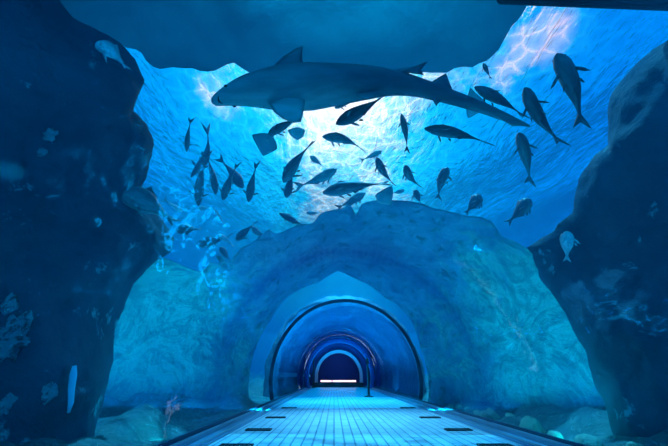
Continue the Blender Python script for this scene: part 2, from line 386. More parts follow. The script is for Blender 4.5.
# posts beside the walkway
def post(x, y, h, r, label, name='barrier_post'):
    e = empty(name, (x, y, 0)); tag(e, label, 'post')
    MB().lathe([(0.001, 0), (0.15, 0), (0.15, 0.015), (0.10, 0.03), (r, 0.045), (0.001, 0.045)]).build('base', M['black'], e, False)
    MB().lathe([(r, 0.04), (r, h - 0.06), (r * 1.35, h - 0.055), (r * 1.35, h - 0.01), (r * 0.9, h), (0.001, h)]).build('pole', M['black'], e, False)
    MB().box((0, -r * 1.2, h - 0.12), (r * 2.6, r * 1.1, 0.09), 0.004).build('strap_holder', M['black'], e)
    return e
p = at_z(369, 397, 0.0); post(p.x, p.y, 1.12, 0.035, 'tall black post standing on the right edge of the walkway')
p = at_z(313, 388, 0.0); post(p.x, p.y, 1.55, 0.035, 'slim dark post standing on the left of the walkway near the far arch')
p = at_z(306.5, 387.5, 0.0)
e = empty('litter_bin', (p.x, p.y, 0)); tag(e, 'small dark litter bin left of the slim dark post', 'bin')
MB().lathe([(0.001, 0), (0.17, 0), (0.19, 0.02), (0.20, 0.55), (0.001, 0.55)]).build('bin_body', M['black'], e, True)
MB().lathe([(0.21, 0.55), (0.21, 0.60), (0.15, 0.68), (0.001, 0.70)]).build('lid', M['grey'], e, True)

# ------------------------------------------------------------------ water surface
vs = []; fs = []; nx, ny = 150, 190
for j in range(ny + 1):
    y = -12 + 62 * (j / ny) ** 1.5
    for i in range(nx + 1):
        u = 2 * i / nx - 1; x = 34 * u * abs(u) ** 0.5
        vs.append((x, y, 6.6 + 0.05 * math.sin(1.3 * x + 0.7 * y) + 0.12 * noise.noise(Vector((x * .5, y * .35, 2)))))
for j in range(ny):
    for i in range(nx):
        a = j * (nx + 1) + i; fs.append([a, a + 1, a + nx + 2, a + nx + 1])
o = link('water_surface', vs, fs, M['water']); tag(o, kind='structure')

# the body of water around the tunnel: a block with the vault cut out of it
m = bpy.data.materials.new('sea_water'); m.use_nodes = True; t = NT(m.node_tree)
vs_ = t.n('ShaderNodeVolumeScatter', i_Density=0.055, i_Anisotropy=0.2); vs_.inputs['Color'].default_value = (0.05, 0.55, 1.0, 1)
va = t.n('ShaderNodeVolumeAbsorption', i_Density=0.14); va.inputs['Color'].default_value = (0.0, 0.80, 1.0, 1)
ad = t.n('ShaderNodeAddShader'); t.l(vs_.outputs[0], ad.inputs[0]); t.l(va.outputs[0], ad.inputs[1])
o = t.n('ShaderNodeOutputMaterial'); t.l(ad.outputs[0], o.inputs['Volume']); M['sea'] = m
inner = [(x, z) for x, z in ring_pts(R + 0.09, 64)]
prof = [(CX + 20, -0.9), (CX + 20, 6.4), (CX - 20, 6.4), (CX - 20, -0.9), (inner[-1][0], -0.9)] + inner[::-1] + [(inner[0][0], -0.9)]
k = len(prof); vs = [(x, Y0 - 4, z) for x, z in prof] + [(x, 48, z) for x, z in prof]
bmv = bmesh.new(); bv = [bmv.verts.new(v) for v in vs]
for i in range(k): bmv.faces.new((bv[i], bv[(i + 1) % k], bv[k + (i + 1) % k], bv[k + i]))
bmv.faces.new(bv[:k]); bmv.faces.new(bv[k:][::-1]); bmesh.ops.recalc_face_normals(bmv, faces=bmv.faces)
me = bpy.data.meshes.new('sea_water'); bmv.to_mesh(me); bmv.free(); me.materials.append(M['sea'])
o = bpy.data.objects.new('sea_water', me); COL.objects.link(o); tag(o, kind='structure')

# ------------------------------------------------------------------ seabed either side of the tunnel
for side, s in (('left', -1), ('right', 1)):
    vs = []; fs = []; nx, ny = 60, 160
    for j in range(ny + 1):
        y = -6 + 56 * (j / ny) ** 1.4
        for i in range(nx + 1):
            d = (i / nx) ** 1.8 * 20
            x = CX + s * (HALF + 0.10 + d)
            z = -0.06 + min(d, 0.6) * 0.35 * (0.5 + fbm((x, y, 0), 0.8)) + 0.10 * abs(fbm((x, y, 5), 2.6)) * min(1, d * 4) + 0.22 * max(0, d - 0.3) ** 0.8 * (0.6 + fbm((x, y, 9), 1.2)) * (1 if d < 3 else 0.6)
            vs.append((x, y, z))
    for j in range(ny):
        for i in range(nx):
            a = j * (nx + 1) + i; fs.append([a, a + 1, a + nx + 2, a + nx + 1])
    S(link('seabed_' + side, vs, fs, M['sand']))

# ------------------------------------------------------------------ the rock arch the tunnel runs through
def polar_from_px(pts, y):
    tab = []
    for px, py in pts:
        p = at_y(px, py, y); dx, dz = p.x - CX, p.z - CZ
        tab.append((math.atan2(dz, dx), math.hypot(dx, dz)))
    return sorted(tab)
front_px = [(655, 420), (640, 350), (615, 290), (580, 256), (550, 243), (533, 252), (522, 246), (512, 240), (502, 236), (493, 222), (480, 217), (468, 216), (450, 212), (430, 207), (412, 201), (390, 200), (372, 201), (362, 203), (356, 215), (350, 203),
            (338, 209), (322, 213), (312, 224), (298, 224), (288, 230), (276, 235), (270, 229), (262, 234), (252, 243), (240, 248), (231, 262), (222, 264), (213, 252), (208, 262), (201, 272), (188, 268), (165, 258), (130, 256), (95, 270), (62, 320), (52, 420)]
YF = 4.45; YB = 8.15
ftab = polar_from_px(front_px, YF)
back_px = [(425, 372), (420, 348), (412, 322), (395, 303), (385, 298), (372, 287), (358, 280), (350, 276), (338, 271), (330, 275), (318, 283), (300, 289), (285, 299), (270, 322), (258, 342), (250, 372)]
btab = polar_from_px(back_px, YB)
def front_r(a):
    lo, hi = ftab[0], ftab[-1]
    if a < lo[0]:
        k = min(1, (lo[0] - a) / 0.5); return lo[1]
    if a > hi[0]:
        k = min(1, (a - hi[0]) / 0.5); return hi[1]
    return interp(ftab, a)
def front_y(a):
    lo, hi = ftab[0][0], ftab[-1][0]
    if a < lo: return YF
    if a > hi: return YF
    return YF
def back_r(a): return max(R + 0.14, interp(btab, a))
NA, NS = 260, 110
aa0, aa1 = -0.75, math.pi + 0.55
vs = []; fs = []
for i in range(NA + 1):
    a = aa0 + (aa1 - aa0) * i / NA
    fr_, br_, fy = front_r(a), back_r(a), front_y(a)
    fr_ += 0.05 * fbm((a * 6, 1, 0), 1.0)
    fsm = sum(front_r(a + d_ * 0.03) for d_ in range(-8, 9)) / 17
    prof = []
    for j in range(NS + 1):
        s = j / NS
        y = fy + (YB - fy) * s
        f0 = fsm + (fr_ - fsm) * math.exp(-s * 10)
        r = f0 + (br_ - f0) * (s ** 0.85)
        p = Vector((math.cos(a) * r, y, math.sin(a) * r))
        w_ = math.sin(math.pi * min(1, max(0, s))) ** 0.6 if 0 < s < 1 else 0
        dd = 0.22 * fbm(p, 0.8, 6) + 0.10 * (facet(p, 0.9) - 0.35)
        r2 = max(R + 0.12, r + dd * w_)
        prof.append((r2, y))
    # back face then outer slope back to the lip
    rise = 0.42
    top_r = fr_ + rise * (YB - fy)
    prof.append((br_ + 0.4 * (top_r - br_), YB + 0.25)); prof.append((top_r, YB))
    for j in range(1, 12):
        s = 1 - j / 12; y = fy + (YB - fy) * s; r = fr_ + rise * (YB - fy) * s
        p = Vector((math.cos(a) * r, y, math.sin(a) * r)); prof.append((r + 0.10 * (fbm(p, 1.1) - 0.6) * math.sin(math.pi * s), y))
    for r, y in prof: vs.append((CX + math.cos(a) * r, y, CZ + math.sin(a) * r))
    K = len(prof)
for i in range(NA):
    for j in range(K): fs.append([i * K + j, i * K + (j + 1) % K, (i + 1) * K + (j + 1) % K, (i + 1) * K + j])
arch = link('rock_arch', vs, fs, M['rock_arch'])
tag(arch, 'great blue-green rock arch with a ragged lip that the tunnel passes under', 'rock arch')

# the deeper, lower rock bore beyond the first arch
def bore(name, y0, y1, r0, r1, thick, mat, seed, label):
    vs = []; fs = []; NA, NS = 120, 60
    for i in range(NA + 1):
        a = -0.6 + (math.pi + 1.2) * i / NA; prof = []
        for j in range(NS + 1):
            s = j / NS; y = y0 + (y1 - y0) * s; r = r0 + (r1 - r0) * s
            p = Vector((math.cos(a) * r, y, math.sin(a) * r + seed)); r += 0.16 * fbm(p, 1.2) + 0.05 * facet(p, 1.6)
            prof.append((max(R + 0.11, r), y + (0.25 * fbm((a * 3, seed, 0), 1) if j == 0 else 0)))
        for j in range(8):
            s = 1 - j / 7; y = y0 + 0.2 + (y1 - y0 - 0.2) * s; prof.append((r0 + thick * (0.35 + 0.65 * s) + 0.1 * fbm((a * 4, y, seed), 1), y))
        for r, y in prof: vs.append((CX + math.cos(a) * r, y, CZ + math.sin(a) * r))
        K = len(prof)
    for i in range(NA):
        for j in range(K): fs.append([i * K + j, i * K + (j + 1) % K, (i + 1) * K + (j + 1) % K, (i + 1) * K + j])
    o = link(name, vs, fs, mat); tag(o, label, 'rock arch'); return o
bore('rock_vault', 9.9, 20.8, 2.22, 2.6, 0.6, M['rock_deep'], 3.0, 'low deep-blue rock vault wrapped round the far stretch of the tunnel')

# ------------------------------------------------------------------ big rocks
def pillow(name, outline, o, n, center_px, thick, mat, label, seed=0.0, rough=0.25, ragged=0.12, NR=46, NAng=220, back=1.0, cat='rock'):
    """closed rock whose rim follows an outline on the plane (o, n); n points to the viewer's side"""
    n = Vector(n).normalized(); o = Vector(o)
    pts = [p if isinstance(p, Vector) else on_plane(p[0], p[1], o, n) for p in outline]
    c = on_plane(center_px[0], center_px[1], o, n) if not isinstance(center_px, Vector) else center_px
    # walk the rim evenly
    per = []; tot = 0
    for a, b_ in zip(pts, pts[1:] + pts[:1]): per.append((tot, a, b_)); tot += (b_ - a).length
    rim = []
    for i in range(NAng):
        s = tot * i / NAng
        for t0, a, b_ in reversed(per):
            if s >= t0:
                k = (s - t0) / max(1e-6, (b_ - a).length); rim.append(a.lerp(b_, min(1, k))); break
    vs = []; fs = []
    for i, p in enumerate(rim):
        rim[i] = p + (p - c).normalized() * ragged * fbm(p, 1.6, 6)
    for side in (1, -1):
        for j in range(NR):
            r = math.sin(0.5 * math.pi * j / NR) if j else 0.0
            for p in rim:
                q = c + (p - c) * r
                h = thick * math.sqrt(max(0, 1 - r ** 2.4)) * (1 if side > 0 else back)
                fade = min(1, (1 - r) * 4) + 0.15
                q2 = q + n * side * h
                d = rough * fade * (fbm(q2 + Vector((seed, 0, 0)), 0.55, 6) + 0.9 * (facet(q2 + Vector((0, seed, 0)), 0.55) - 0.3))
                vs.append(q2 + n * side * d + Vector((0, 0, 1)) * 0.2 * d)
    base2 = len(vs); vs += rim
    N = NAng
    def idx(side, j, i): return (0 if side > 0 else NR * N) + j * N + i % N if j < NR else base2 + i % N
    for side in (1, -1):
        for j in range(NR):
            for i in range(N):
                fs.append([idx(side, j, i), idx(side, j, i + 1), idx(side, j + 1, i + 1), idx(side, j + 1, i)])
    ob = link(name, vs, fs, mat); 
    bm = bmesh.new(); bm.from_mesh(ob.data); bmesh.ops.remove_doubles(bm, verts=bm.verts, dist=0.0005); bmesh.ops.recalc_face_normals(bm, faces=bm.faces)
    bm.to_mesh(ob.data); bm.free(); ob.data.polygons.foreach_set('use_smooth', [True] * len(ob.data.polygons))
    tag(ob, label, cat); return ob

# left cliff: a tall dark mass leaning beside the tunnel
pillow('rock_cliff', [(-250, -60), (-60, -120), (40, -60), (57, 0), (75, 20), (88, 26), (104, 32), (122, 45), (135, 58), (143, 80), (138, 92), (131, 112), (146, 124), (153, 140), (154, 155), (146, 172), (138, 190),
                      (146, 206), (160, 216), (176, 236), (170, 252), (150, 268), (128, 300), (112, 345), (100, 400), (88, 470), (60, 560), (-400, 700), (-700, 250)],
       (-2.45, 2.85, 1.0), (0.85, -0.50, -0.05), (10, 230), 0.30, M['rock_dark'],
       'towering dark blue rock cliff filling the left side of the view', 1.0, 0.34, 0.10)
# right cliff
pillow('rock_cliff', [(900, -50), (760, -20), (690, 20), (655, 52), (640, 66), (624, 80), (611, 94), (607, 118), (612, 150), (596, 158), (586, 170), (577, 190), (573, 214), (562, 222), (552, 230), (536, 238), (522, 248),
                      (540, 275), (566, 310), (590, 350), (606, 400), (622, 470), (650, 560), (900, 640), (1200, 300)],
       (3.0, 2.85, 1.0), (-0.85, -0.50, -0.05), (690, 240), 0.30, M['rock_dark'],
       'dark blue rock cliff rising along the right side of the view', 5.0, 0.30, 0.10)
# overhang roof of rock above and behind the camera
zo = 5.0
ov = [(140, 50), (147, 62), (158, 70), (172, 67), (192, 66), (213, 70), (232, 66), (250, 74), (275, 70), (300, 73), (330, 70), (360, 74), (385, 70), (405, 70), (430, 73), (447, 71), (455, 68), (463, 67), (474, 70), (478, 66),
      (487, 63), (500, 49), (503, 40), (512, 26), (520, 14), (528, 3), (540, -30)]
ovp = [at_z(px, py, zo) for px, py in ov]
ovp = [Vector((-7.5, 0.5, zo)), Vector((-5.0, 2.0, zo)), Vector((-3.6, 2.5, zo))] + ovp + [Vector((3.6, -0.5, zo)), Vector((5, -4, zo)), Vector((-7, -5, zo))]
pillow('rock_overhang', ovp, (0, 0, zo), (0, 0, -1), Vector((-0.6, -0.6, zo)), 0.35, M['rock_cover'],
       'broad blue rock overhang spanning the top of the view above the shark', 9.0, 0.22, 0.10, NAng=320)

# algae covered boulders just outside the acrylic, left and right
def boulder(name, c, size, mat, label, seed=0, cat='rock', seg=40, amp=0.25, group=None):
    vs = []; fs = []; n1, n2 = seg, seg // 2
    for j in range(n2 + 1):
        ph = math.pi * j / n2
        for i in range(n1):
            th = 2 * math.pi * i / n1; d = Vector((math.sin(ph) * math.cos(th), math.sin(ph) * math.sin(th), math.cos(ph)))
            r = 1 + amp * (fbm(d * 1.3 + Vector((seed, 0, 0)), 1, 5) + 0.6 * (facet(d * 1.6 + Vector((0, seed, 0)), 1) - 0.3))
            vs.append(Vector((d.x * size[0] * r, d.y * size[1] * r, d.z * size[2] * r)) + Vector(c))
    for j in range(n2):
        for i in range(n1): fs.append([j * n1 + i, j * n1 + (i + 1) % n1, (j + 1) * n1 + (i + 1) % n1, (j + 1) * n1 + i])
    ob = link(name, vs, fs, mat)
    bm = bmesh.new(); bm.from_mesh(ob.data); bmesh.ops.remove_doubles(bm, verts=bm.verts, dist=0.0005); bm.to_mesh(ob.data); bm.free()
    tag(ob, label, cat, group); return ob

for i in range(12):
    y = 2.6 + i * 0.42 + random.uniform(-.1, .1); r = random.uniform(.06, .13); x = CX + HALF + 0.28 + random.uniform(0, .25)
    boulder('seabed_stone', (x, y, r * .35), (r, r * 1.3, r * .8), M['rock_algae'], 'small teal stone lying along the foot of the tunnel on the right', i * 3.1, 'stone', 18, .3, 'stones at the foot of the tunnel')
# pale growths on the left cliff
from mathutils.bvhtree import BVHTree
def on_object(ob, px, py):
    bt = BVHTree.FromPolygons([v.co for v in ob.data.vertices], [tuple(p.vertices) for p in ob.data.polygons])
    r = ray(px, py).normalized(); hit = bt.ray_cast(CAM, r); return hit[0], hit[1]
cliff = bpy.data.objects['rock_cliff']
M['coral'] = rock_mat('coral_crust', (0.20, 0.70, 0.80), (0.55, 1.0, 1.0), (0.04, 0.18, 0.24), 6.0, 0.52, 0.9, 1.0)
for i, (px, py, sx, lab) in enumerate([(14, 338, 24, 'large pale coral crust low on the left cliff'), (8, 306, 13, 'pale coral crust just above the large crust on the left cliff'), (5, 404, 13, 'pale coral crust at the bottom left corner of the view'),
                                   (50, 392, 12, 'dim coral crust left of the pale sponge'), (50, 135, 9, 'small pale coral crust halfway up the left cliff'), (42, 152, 6, 'tiny pale coral crust just under the small one halfway up the cliff')]):
    hp, hn = on_object(cliff, px, py)
    if hp is None: continue
    if hn.dot(ray(px, py)) > 0: hn = -hn
    rr = sx / F * (hp - CAM).dot(FW); ob = boulder('coral_crust', (0, 0, 0), (rr * .5, rr * .8, rr * .14), M['coral'], lab, i * 2.3, 'coral', 40, 0.6, 'coral crusts on the left cliff')
    ob.location = hp; ob.rotation_euler = hn.to_track_quat('Z', 'Y').to_euler()
hp, hn = on_object(cliff, 66, 412); hq, _ = on_object(cliff, 72, 366)  # added pale sliver in place of a bright gap of open water
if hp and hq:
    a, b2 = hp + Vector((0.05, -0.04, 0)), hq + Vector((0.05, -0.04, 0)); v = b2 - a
    sp = MB().tube([a - a, v * .2 + Vector((.01, 0, 0)), v * .5, v * .8, v], [0.010, 0.018, 0.022, 0.024, 0.014], 12).build('sliver', pmat('bright_water_gap', (0.25, 0.85, 1.0), 0.8)[0], None, True)
    sp.location = a; tag(sp, 'slim pale blue sponge standing in for bright open water low in the left cliff', 'sliver')
# steel pipe crossing high on the right
a = at_z(498, -2, 4.3); b2 = at_z(700, 6, 4.3)
e = empty('ceiling_pipe', a); tag(e, 'straight black pipe crossing the top right corner of the view', 'pipe')
d = b2 - a
MB().tube([Vector((0, 0, 0)), d * 0.01, d * 0.02, d], [0.03, 0.05, 0.058, 0.058], 16).build('pipe', M['black'], e, True)
for k in (0.25, 0.8):
    MB().tube([d * k, d * k + Vector((0, 0, 0.9))], 0.02, 8).build('hanger', M['black'], e, True)

# ------------------------------------------------------------------ animals
def frame(d, up):
    d = d.normalized(); u = (up - d * up.dot(d)).normalized(); return d, u, u.cross(d)     # forward, up, left
def fin_plate(mb, pts, nrm_, th):
    """thin two-sided fin with a sharp edge; pts is its outline"""
    c = sum(pts, Vector()) / len(pts); k = len(pts)
    vs = list(pts) + [c + nrm_ * th, c - nrm_ * th]
    # an inner ring keeps the blade thick near its middle
    inner = [c.lerp(p, 0.72) for p in pts]
    vs = list(pts) + [p + nrm_ * th for p in inner] + [p - nrm_ * th for p in inner] + [c + nrm_ * th * 1.3, c - nrm_ * th * 1.3]
    fs = []
    for i in range(k):
        j = (i + 1) % k
        fs += [[i, j, k + j, k + i], [j, i, 2 * k + i, 2 * k + j], [k + i, k + j, 3 * k], [2 * k + j, 2 * k + i, 3 * k + 1]]
    mb.add(vs, fs)
PROF = {
 'jack':  [(0, .02), (.03, .28), (.08, .52), (.16, .80), (.28, 1.0), (.42, .97), (.56, .78), (.70, .50), (.82, .24), (.90, .13), (.96, .13), (1, .02)],
 'snap':  [(0, .04), (.03, .38), (.08, .66), (.16, .92), (.30, 1.0), (.46, .95), (.60, .76), (.74, .48), (.86, .26), (.93, .20), (.97, .18), (1, .02)],
 'slim':  [(0, .02), (.04, .30), (.10, .62), (.22, .95), (.38, 1.0), (.55, .85), (.72, .50), (.85, .24), (.93, .14), (.97, .14), (1, .02)],
 'shark': [(0, .05), (.02, .34), (.06, .60), (.12, .80), (.22, .98), (.32, 1.0), (.44, .84), (.56, .60), (.68, .42), (.78, .30), (.90, .22), (.97, .14), (1, .02)],
}
def fish(kind, head, tail, wpx, z, label, mat='fish_dark', bend=0.0, hz=0.5, ratio=None, group='fish above the tunnel', roll=0.0, name='fish', fwd=None, tailfork=1.0, eyes=True, fins=True):
    rh = ray(*head); fh = (z - CAM.z) / rh.z if fwd is None else fwd
    H = CAM + rh * fh
    rt = ray(*tail); fz = (H.z - CAM.z) / rt.z if rt.z > 0.05 else fh
    fz = max(fh * 0.72, min(fh * 1.4, fz))
    T = CAM + rt * (fh + (fz - fh) * hz)
    L = (H - T).length
    X, U, Yl = frame(H - T, Vector((0, 0, 1)))
    if roll:
        Rm = Matrix.Rotation(roll, 3, X); U = Rm @ U; Yl = Rm @ Yl
    wr = wpx / 2 / F * fh                       # half girth seen from the camera
    hr, lr = (wr * 1.08, wr * 0.80) if kind != 'shark' else (wr * 0.85, wr * 1.0)
    if kind == 'snap': hr, lr = wr * 1.15, wr * 0.75
    body_end = 0.84                              # share of the length before the tail fin
    mb = MB(); NS, NC = 30, 14; vs = []; fs = []
    def centre(s):                               # local coordinates: x forward, y left, z up; origin mid body
        return Vector((L * (0.5 - s), bend * L * (math.sin(math.pi * s) - 0.6) * 0.9, 0))
    pr = PROF[kind]
    for i in range(NS + 1):
        s = i / NS; k = interp(pr, s); c = centre(s * body_end)
        for j in range(NC):
            a = 2 * math.pi * j / NC
            vs.append(c + Vector((0, math.cos(a) * lr * k, math.sin(a) * hr * k * (1.0 if math.sin(a) > 0 else 0.92))))
    for i in range(NS):
        for j in range(NC): fs.append([i * NC + j, i * NC + (j + 1) % NC, (i + 1) * NC + (j + 1) % NC, (i + 1) * NC + j])
    fs.append(list(range(NC))); fs.append([NS * NC + j for j in range(NC)])
    mb.add(vs, fs)
    c1 = centre(body_end * 0.97); c2 = centre(1.0); dd = (c2 - c1).normalized(); up = Vector((0, 0, 1)); sd = up.cross(dd)
    tl = (c2 - c1).length * 1.08; th_ = hr * 0.06
    sp = tl * 0.62 * tailfork
    # forked tail, leaning over a little so that it shows from below
    tu = (up * 0.80 + sd * 0.6).normalized()
    fin_plate(mb, [c1 + tu * hr * .16, c1 + dd * tl * .45 + tu * sp * .62, c2 + dd * tl * .05 + tu * sp, c1 + dd * tl * .62 + tu * sp * .30, c1 + dd * tl * .50,
                   c1 + dd * tl * .62 - tu * sp * .30, c2 + dd * tl * .05 - tu * sp, c1 + dd * tl * .45 - tu * sp * .62, c1 - tu * hr * .16], dd.cross(tu).normalized(), th_)
    if fins:
        # dorsal and anal fins
        for (s0, s1, hgt, sg) in ((.24, .62, .55, 1), (.52, .74, .42, -1)):
            p = [centre(body_end * (s0 + (s1 - s0) * q)) for q in (0, .2, .55, 1.0)]
            rr = [interp(pr, s0 + (s1 - s0) * q) * hr * 0.85 for q in (0, .2, .55, 1.0)]
            fin_plate(mb, [p[0] + up * sg * rr[0], p[1] + up * sg * (rr[1] + hr * hgt), p[2] + up * sg * (rr[2] + hr * hgt * .55), p[3] + up * sg * (rr[3] + hr * .12), p[3] + up * sg * rr[3] * .5, p[1] + up * sg * rr[1] * .5], Vector((0, 1, 0)), th_)
        # paired fins
        for sg in (-1, 1):
            for s0, ln, drop in ((.25, 1.9, .35), (.42, .9, .8)):
                q = centre(body_end * s0); kk = interp(pr, s0); r0 = q + Vector((0, sg * lr * kk * .8, -hr * kk * (.3 + .4 * drop)))
                o_ = Vector((-.75, sg * .85 * (1.2 - drop), -drop * .55)).normalized() * lr * ln
                fin_plate(mb, [r0, r0 + o_ * .55 + Vector((lr * .18, 0, 0)), r0 + o_, r0 + o_ * .6 - Vector((lr * .35, 0, 0)), r0 - Vector((lr * .5, 0, 0))], Vector((0, .35 * sg, 1)).normalized(), th_ * .8)
    ob = mb.build(name, M[mat], None, True)
    R3 = Matrix((X, Yl, U)).transposed()
    ob.matrix_world = Matrix.Translation((H + T) / 2) @ R3.to_4x4()
    tag(ob, label, 'shark' if name == 'shark' else 'fish', group)
    if eyes:
        q = centre(body_end * .09); kk = interp(pr, .09)
        for sg in (-1, 1):
            r = max(hr * .11, 0.006)
            m2 = MB().lathe([(0.001, -r * .5), (r * .8, -r * .3), (r, 0), (r * .8, r * .3), (0.001, r * .5)], 10)
            for v in m2.v:
                v.xyz = (v.x, v.z * sg, v.y)
                v += q + Vector((0, sg * lr * kk * .92, hr * kk * .25))
            m2.build('eye', M['eye'], ob, True)
    return ob

# (kind, head, tail, girth px, height, label, material, bend, horizontal share)
SHOAL = [
 ('slim', (186, 152), (191, 117), 6, 3.6, 'thin dark fish hanging head down, leftmost of the cluster below the shark snout', 'fish_dark', 0.03, .4),
 ('jack', (196, 179), (211, 125), 11, 4.2, 'dark fish with curved back and raised forked tail in the left cluster', 'fish_dark', -0.16, .1),
 ('jack', (197, 206), (206, 150), 11, 3.2, 'dark fish swimming head down directly below the curved dark fish', 'fish_dark', 0.04, .4),
 ('slim', (217, 195), (206, 151), 8, 3.5, 'slender dark fish slanting down between the left pair and the crossing pair', 'fish_dark', -0.04, .4),
 ('jack', (222, 200), (238, 162), 10, 3.2, 'dark fish heading down left, front one of the crossing pair', 'fish_dark', 0.03, .4),
 ('jack', (244, 188), (218, 156), 11, 3.7, 'dark fish heading down right, rear one of the crossing pair', 'fish_dark', -0.05, .4),
 ('jack', (248, 202), (257, 161), 10, 3.4, 'lone dark fish pointing down just right of the crossing pair', 'fish_dark', 0.02, .4),
 ('jack', (282, 182), (313, 140), 14, 3.1, 'large dark fish climbing steeply to the right below the blue square ray', 'fish_dark', 0.05, .4),
 ('slim', (286, 198), (294, 168), 10, 3.5, 'short dark fish tucked under the head of the large climbing fish', 'fish_dark', 0.0, .4),
 ('slim', (338, 170), (295, 188), 11, 3.5, 'slim teal fish with blunt head pointing right in the middle of the shoal', 'fish_teal', 0.07, .5),
 ('jack', (322, 192), (391, 182), 14, 3.0, 'long dark spiny finned fish stretched level above the top of the rock arch', 'fish_dark', 0.05, .5),
 ('slim', (375, 158), (394, 186), 10, 3.3, 'dark fish slanting down to the right over the tail of the long level fish', 'fish_dark', -0.06, .4),
 ('slim', (382, 151), (360, 161), 6, 4.2, 'small pale teal fish above the middle of the shoal', 'fish_teal', 0.0, .5),
 ('slim', (366, 193), (336, 209), 9, 3.6, 'slim teal fish skimming the crest of the rock arch', 'fish_teal', 0.03, .5),
 ('slim', (403, 166), (420, 188), 10, 3.3, 'dark fish arching down right near the arch crest', 'fish_dark', -0.10, .4),
 ('slim', (306, 213), (322, 213), 4, 4.0, 'tiny thin fish low over the left shoulder of the arch', 'fish_teal', 0.0, .5),
 ('slim', (405, 190), (390, 194), 4, 4.2, 'tiny pale fish hovering right over the arch crest', 'fish_teal', 0.0, .5),
 ('slim', (310, 156), (324, 167), 6, 4.4, 'faint teal fish behind the large climbing fish', 'fish_teal', 0.0, .5),
 ('jack', (323, 134), (366, 149), 11, 3.1, 'teal fish with an arched back pointing left under the shark belly', 'fish_teal', 0.14, .5),
 ('jack', (336, 125), (391, 92), 15, 2.9, 'large dark fish angled up right with its tail touching the shark outline', 'fish_dark', -0.03, .4),
 ('slim', (402, 113), (408, 153), 8, 3.5, 'narrow dark fish hanging vertically below the shark tail', 'fish_dark', 0.04, .35),
 ('jack', (425, 127), (492, 143), 13, 3.0, 'dark fish swimming level leftward under the shark tail tip', 'fish_dark', 0.05, .5),
 ('jack', (475, 86), (527, 117), 13, 3.1, 'dark fish crossing just above the shark tail tip', 'fish_dark', 0.03, .4),
 ('snap', (522, 89), (561, 146), 17, 3.0, 'big dark fish with spread side fins right of the shark tail tip', 'fish_dark', -0.05, .35),
 ('snap', (559, 52), (584, 127), 22, 3.0, 'largest dark striped fish, high in the upper right of the water', 'fish_dark', 0.04, .3),
 ('snap', (520, 132), (531, 185), 15, 3.2, 'stout dark fish pointing up below the big spread finned fish', 'fish_dark', 0.03, .35),
 ('snap', (446, 167), (437, 200), 12, 3.3, 'dark fish pointing up over the right shoulder of the arch', 'fish_dark', -0.08, .35),
 ('snap', (481, 195), (465, 214), 12, 3.3, 'small stout dark fish just above the right edge of the arch', 'fish_dark', 0.0, .35),
 ('snap', (531, 199), (507, 224), 13, 3.1, 'stout dark fish pointing up right beside the right cliff', 'fish_dark', 0.05, .35),
 ('slim', (483, 63), (491, 79), 5, 3.8, 'small dark fish at the ragged rim of the overhang', 'fish_dark', 0.0, .4),
 ('slim', (415, 190), (421, 205), 8, 3.7, 'small dark fish peeping over the arch crest on the right', 'fish_dark', 0.0, .35),
 ('slim', (268, 134), (303, 116), 10, 3.3, 'dark slim fish swimming tight under the shark side fin', 'fish_dark', 0.0, .4),
 ('slim', (334, 107), (362, 98), 7, 3.1, 'small slim fish close beneath the shark belly', 'fish_teal', 0.10, .4),
 ('snap', (176, 229), (202, 229), 10, 3.0, 'small stout grey fish right of the bulky grey fish', 'fish_dark', 0.0, .4),
 ('slim', (197, 245), (232, 236), 10, 3.2, 'dark fish above the left edge of the arch with a pale one beside it', 'fish_dark', -0.08, .4),
 ('slim', (218, 234), (234, 246), 5, 3.0, 'thin pale fish nosing down near the left edge of the arch', 'fish_pale', 0.05, .4),
 ('jack', (236, 240), (256, 222), 9, 2.8, 'dark fish rising from the left shoulder of the arch', 'fish_dark', 0.0, .4),
 ('slim', (250, 227), (271, 240), 6, 3.1, 'narrow fish curling down over the left shoulder of the arch', 'fish_teal', -0.14, .4),
 ('slim', (220, 247), (231, 262), 7, 3.3, 'small dark fish diving at the notch in the left edge of the arch', 'fish_dark', 0.0, .4),
 ('slim', (197, 208), (211, 208), 4, 3.4, 'little white fish left of the thin slanting white fish', 'fish_pale', 0.05, .4),
 ('slim', (214, 209), (225, 225), 3, 3.4, 'thin slanting white fish in open water below the left cluster', 'fish_pale', 0.0, .4),
 ('slim', (183, 212), (163, 199), 4, 2.8, 'thin bright blue fin reflection, shaped as a fish, along the back of the bulky grey fish', 'fish_pale', 0.0, .4),  # shark fin reflection modelled as a pale fish
 ('jack', (279, 213), (308, 228), 7, 3.6, 'small dark shark shaped fish over the left shoulder of the arch', 'fish_dark', 0.0, .4),
]
for k, (kind, hd, tl, wd, z, lab, mt, bd, hz) in enumerate(SHOAL):
    fish(kind, hd, tl, wd, z + 0.2, lab, mt, bd, hz, group='fish shoaling in the open water', eyes=wd >= 6)
fish('snap', (124, 190), (176, 222), 22, None, 'bulky grey fish drifting beside the edge of the left cliff', 'fish_teal', 0.10, 0.0, fwd=2.75, group='fish shoaling in the open water')
fish('snap', (98, 41), (128, 68), 15, None, 'pale blue fish against the top of the left cliff', 'fish_pale', 0.08, 0.0, fwd=2.5, group='fish shoaling in the open water')
fish('snap', (567, 231), (567, 262), 13, None, 'pale fish with spread fins in front of the right cliff', 'fish_pale', 0.0, 0.0, fwd=2.8, group='fish shoaling in the open water')

